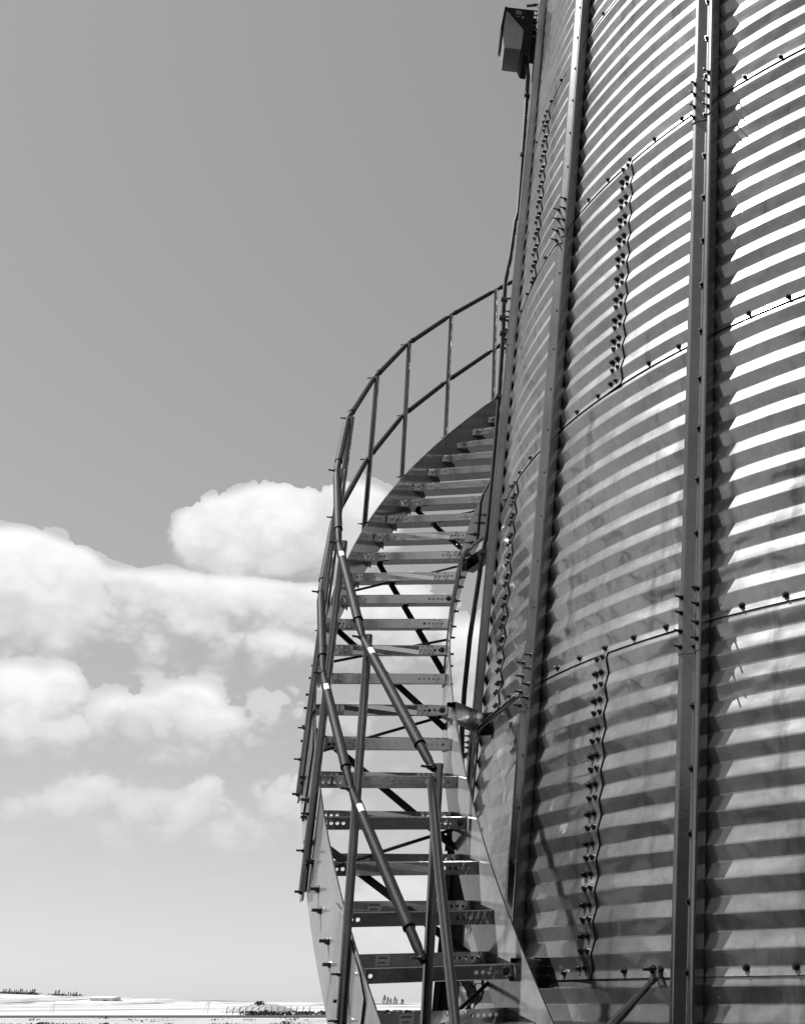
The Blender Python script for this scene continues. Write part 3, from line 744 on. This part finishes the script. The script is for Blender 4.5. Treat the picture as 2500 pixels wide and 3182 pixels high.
# ================================================================== SKY, SUN, CAMERA
w = bpy.data.worlds.new('World'); scene.world = w; w.use_nodes = True
nt = w.node_tree; bg = nt.nodes['Background']
sky = N(nt, 'ShaderNodeTexSky', sky_type='NISHITA'); sky.sun_disc = False
sky.sun_elevation = SUN_EL; sky.sun_rotation = pi / 2 - SUN_AZ
sky.air_density = 1.0; sky.dust_density = .35
sc = N(nt, 'ShaderNodeSeparateColor'); nt.links.new(sky.outputs[0], sc.inputs[0])
def M(op, a, c=None, clamp=False):
    n = N(nt, 'ShaderNodeMath', operation=op); n.use_clamp = clamp
    for i, q in enumerate((a, c)):
        if q is None: continue
        if isinstance(q, (int, float)): n.inputs[i].default_value = q
        else: nt.links.new(q, n.inputs[i])
    return n.outputs[0]
grey = M('ADD', M('MULTIPLY', sc.outputs[0], .55), M('MULTIPLY', sc.outputs[1], .45))    # black-and-white film behind a warm filter
SKYK, SKYP = 2.24, .60
grey = M('MULTIPLY', M('POWER', grey, SKYP), SKYK)
# clouds: heaps placed round the horizon by direction, broken up by noise
tc = N(nt, 'ShaderNodeTexCoord'); sx = N(nt, 'ShaderNodeSeparateXYZ'); nt.links.new(tc.outputs['Generated'], sx.inputs[0])
az = M('ARCTAN2', sx.outputs[0], sx.outputs[1]); el = M('ARCSINE', sx.outputs[2])
cv = N(nt, 'ShaderNodeCombineXYZ'); nt.links.new(az, cv.inputs[0]); nt.links.new(el, cv.inputs[1])
uv = cv.outputs[0]
def wn(scale, sc_, detail, rough):
    return noise(nt, mapping(nt, uv, scale), sc_, detail, rough)
nz = M('MULTIPLY', M('ABSOLUTE', M('SUBTRACT', wn((1, 1.2, 1), 26, 3, .5), .5)), 3.2); nz2 = wn((1, 1.5, 1), 15, 6, .55)
HEAPS = [(2.93, .44, .36, .42, .10, 1.5), (-3.353, .44, .36, .42, .10, 1.5), (-0.4978, 0.1964, 0.2048, 0.0578, 0.0765, 0.24), (-0.4529, 0.3342, 0.0441, 0.0394, 0.0197, 1.3), (-0.4076, 0.3445, 0.0629, 0.0468, 0.0219, 1.5), (-0.3552, 0.3588, 0.048, 0.0418, 0.0261, 1.3), (-0.5875, 0.2904, 0.0484, 0.0336, 0.0362, 1.4), (-0.5546, 0.2892, 0.0295, 0.0286, 0.0336, 1.2), (-0.5473, 0.2695, 0.039, 0.0236, 0.0185, 0.9), (-0.5066, 0.2917, 0.0529, 0.0138, 0.0207, 0.7), (-0.4591, 0.2913, 0.066, 0.0213, 0.0247, 0.8), (-0.3961, 0.2956, 0.0923, 0.0182, 0.02, 0.8), (-0.4083, 0.2592, 0.0533, 0.0137, 0.0151, 0.55), (-0.4811, 0.2632, 0.1171, 0.0227, 0.0208, 0.42), (-0.5711, 0.2032, 0.0307, 0.0234, 0.0155, 1.0), (-0.5422, 0.2085, 0.0187, 0.0205, 0.0139, 0.9), (-0.4852, 0.1977, 0.0402, 0.017, 0.0142, 0.9), (-0.4541, 0.206, 0.0281, 0.0215, 0.0155, 1.0), (-0.4362, 0.1989, 0.0251, 0.014, 0.0139, 0.7), (-0.5196, 0.1805, 0.0852, 0.0149, 0.0182, 0.4), (-0.5067, 0.1382, 0.0336, 0.0223, 0.0211, 0.55), (-0.531, 0.1249, 0.0325, 0.0154, 0.0159, 0.4), (-0.4302, 0.1435, 0.019, 0.0164, 0.0186, 0.65), (-0.4477, 0.1322, 0.0404, 0.0141, 0.0167, 0.45), (-0.3759, 0.1391, 0.0395, 0.0209, 0.0207, 0.42), (-0.3583, 0.1478, 0.0261, 0.0194, 0.021, 0.42), (-0.4608, 0.1162, 0.1425, 0.0199, 0.036, 0.34), (-0.3136, 0.291, 0.0575, 0.0376, 0.0374, 0.9), (-0.2452, 0.2656, 0.0351, 0.0344, 0.0341, 0.8), (-0.2776, 0.0462, 0.0528, 0.0517, 0.0434, 1.2)]  # first two: unseen bank added behind the camera to brighten tread fronts
ws = None; ts = None; KS = 5.0
for (a0, e0, ra, ru, rd, dens) in HEAPS:
    dx = M('DIVIDE', M('SUBTRACT', az, a0), ra); de = M('SUBTRACT', el, e0)
    up = M('DIVIDE', M('MAXIMUM', de, 0.0), ru); dn = M('DIVIDE', M('MINIMUM', de, 0.0), rd * 1.7)
    d2 = M('ADD', M('MULTIPLY', dx, dx), M('ADD', M('MULTIPLY', up, up), M('MULTIPLY', dn, dn)))
    v = M('MULTIPLY', M('SUBTRACT', 1.0, d2), dens); t = M('ADD', up, dn)
    wt = M('EXPONENT', M('MULTIPLY', M('MAXIMUM', v, -4.0), KS)); tw = M('MULTIPLY', M('MAXIMUM', M('MINIMUM', t, 1.5), -1.5), wt)
    ws = wt if ws is None else M('ADD', ws, wt); ts = tw if ts is None else M('ADD', ts, tw)
tt = M('DIVIDE', ts, ws); acc = M('DIVIDE', M('LOGARITHM', ws, 2.71828), KS)
far = M('SUBTRACT', M('MULTIPLY', wn((1, 1.8, 1), 3.2, 5, .5), 2.6), 1.80)                # scattered clouds elsewhere
side = M('GREATER_THAN', M('ABSOLUTE', M('ADD', az, .35)), .75)
low = M('LESS_THAN', el, .8)
acc = M('MAXIMUM', M('MAXIMUM', acc, -1.5), M('ADD', M('MULTIPLY', far, side), M('MULTIPLY', M('SUBTRACT', 1.0, M('MULTIPLY', side, low)), -3.0)))
edge = M('ADD', acc, M('ADD', M('MULTIPLY', M('SUBTRACT', nz, .28), .85), M('MULTIPLY', M('SUBTRACT', nz2, .5), 1.5)))
def smooth(x, a, c):
    n = N(nt, 'ShaderNodeMapRange', interpolation_type='SMOOTHSTEP'); nt.links.new(x, n.inputs[0])
    n.inputs[1].default_value = a; n.inputs[2].default_value = c; return n.outputs[0]
soft = M('ADD', .05, M('MULTIPLY', smooth(M('MULTIPLY', tt, -1.0), -.5, .6), .9))      # crisp tops, soft bases
cn = N(nt, 'ShaderNodeMapRange', interpolation_type='SMOOTHSTEP'); nt.links.new(edge, cn.inputs[0]); cn.inputs[1].default_value = 0.0; nt.links.new(soft, cn.inputs[2])
cover = M('MULTIPLY', cn.outputs[0], M('MINIMUM', 1.0, M('ADD', .30, M('MULTIPLY', smooth(acc, .0, .6), .70))))
cover = M('MULTIPLY', cover, M('ADD', .5, M('MULTIPLY', smooth(el, .08, .22), .5)))
tone = M('ADD', .70, M('MULTIPLY', smooth(M('ADD', M('MULTIPLY', tt, .42), M('ADD', M('MULTIPLY', nz, .30), M('MULTIPLY', nz2, .95))), .25, .95), .34))
cloudv = M('MULTIPLY', tone, 9.6)
mx = N(nt, 'ShaderNodeMix', data_type='FLOAT'); nt.links.new(cover, mx.inputs[0]); nt.links.new(grey, mx.inputs[2]); nt.links.new(M('MAXIMUM', cloudv, grey), mx.inputs[3])
cc = N(nt, 'ShaderNodeCombineColor')
for i in range(3): nt.links.new(mx.outputs[0], cc.inputs[i])
nt.links.new(cc.outputs[0], bg.inputs[0]); bg.inputs[1].default_value = .05

sd = bpy.data.lights.new('sun', 'SUN'); sd.energy = 5.0; sd.angle = R_(.5); sd.color = (1, 1, 1)
so = bpy.data.objects.new('sun', sd); col.objects.link(so); so.location = (-8, 0, 12)
so.rotation_euler = Vector((cos(SUN_AZ) * cos(SUN_EL), sin(SUN_AZ) * cos(SUN_EL), sin(SUN_EL))).to_track_quat('Z', 'Y').to_euler()

cd = bpy.data.cameras.new('camera'); co = bpy.data.objects.new('camera', cd); col.objects.link(co)
co.location = CAM; co.rotation_euler = (pi / 2 + .39367, 0, 0)
cd.sensor_fit = 'HORIZONTAL'; cd.sensor_width = 36; cd.lens = 36 * 2507.8 / 1708; cd.shift_x = -754.73 / 1708
cd.clip_start = .05; cd.clip_end = 20000
scene.camera = co
vs_ = scene.view_settings; vs_.view_transform = 'Standard'; vs_.look = 'None'; vs_.exposure = 1.0; vs_.gamma = 1.0; vs_.use_curve_mapping = False
scene.cycles.max_bounces = 8
scene.cycles.caustics_reflective = False
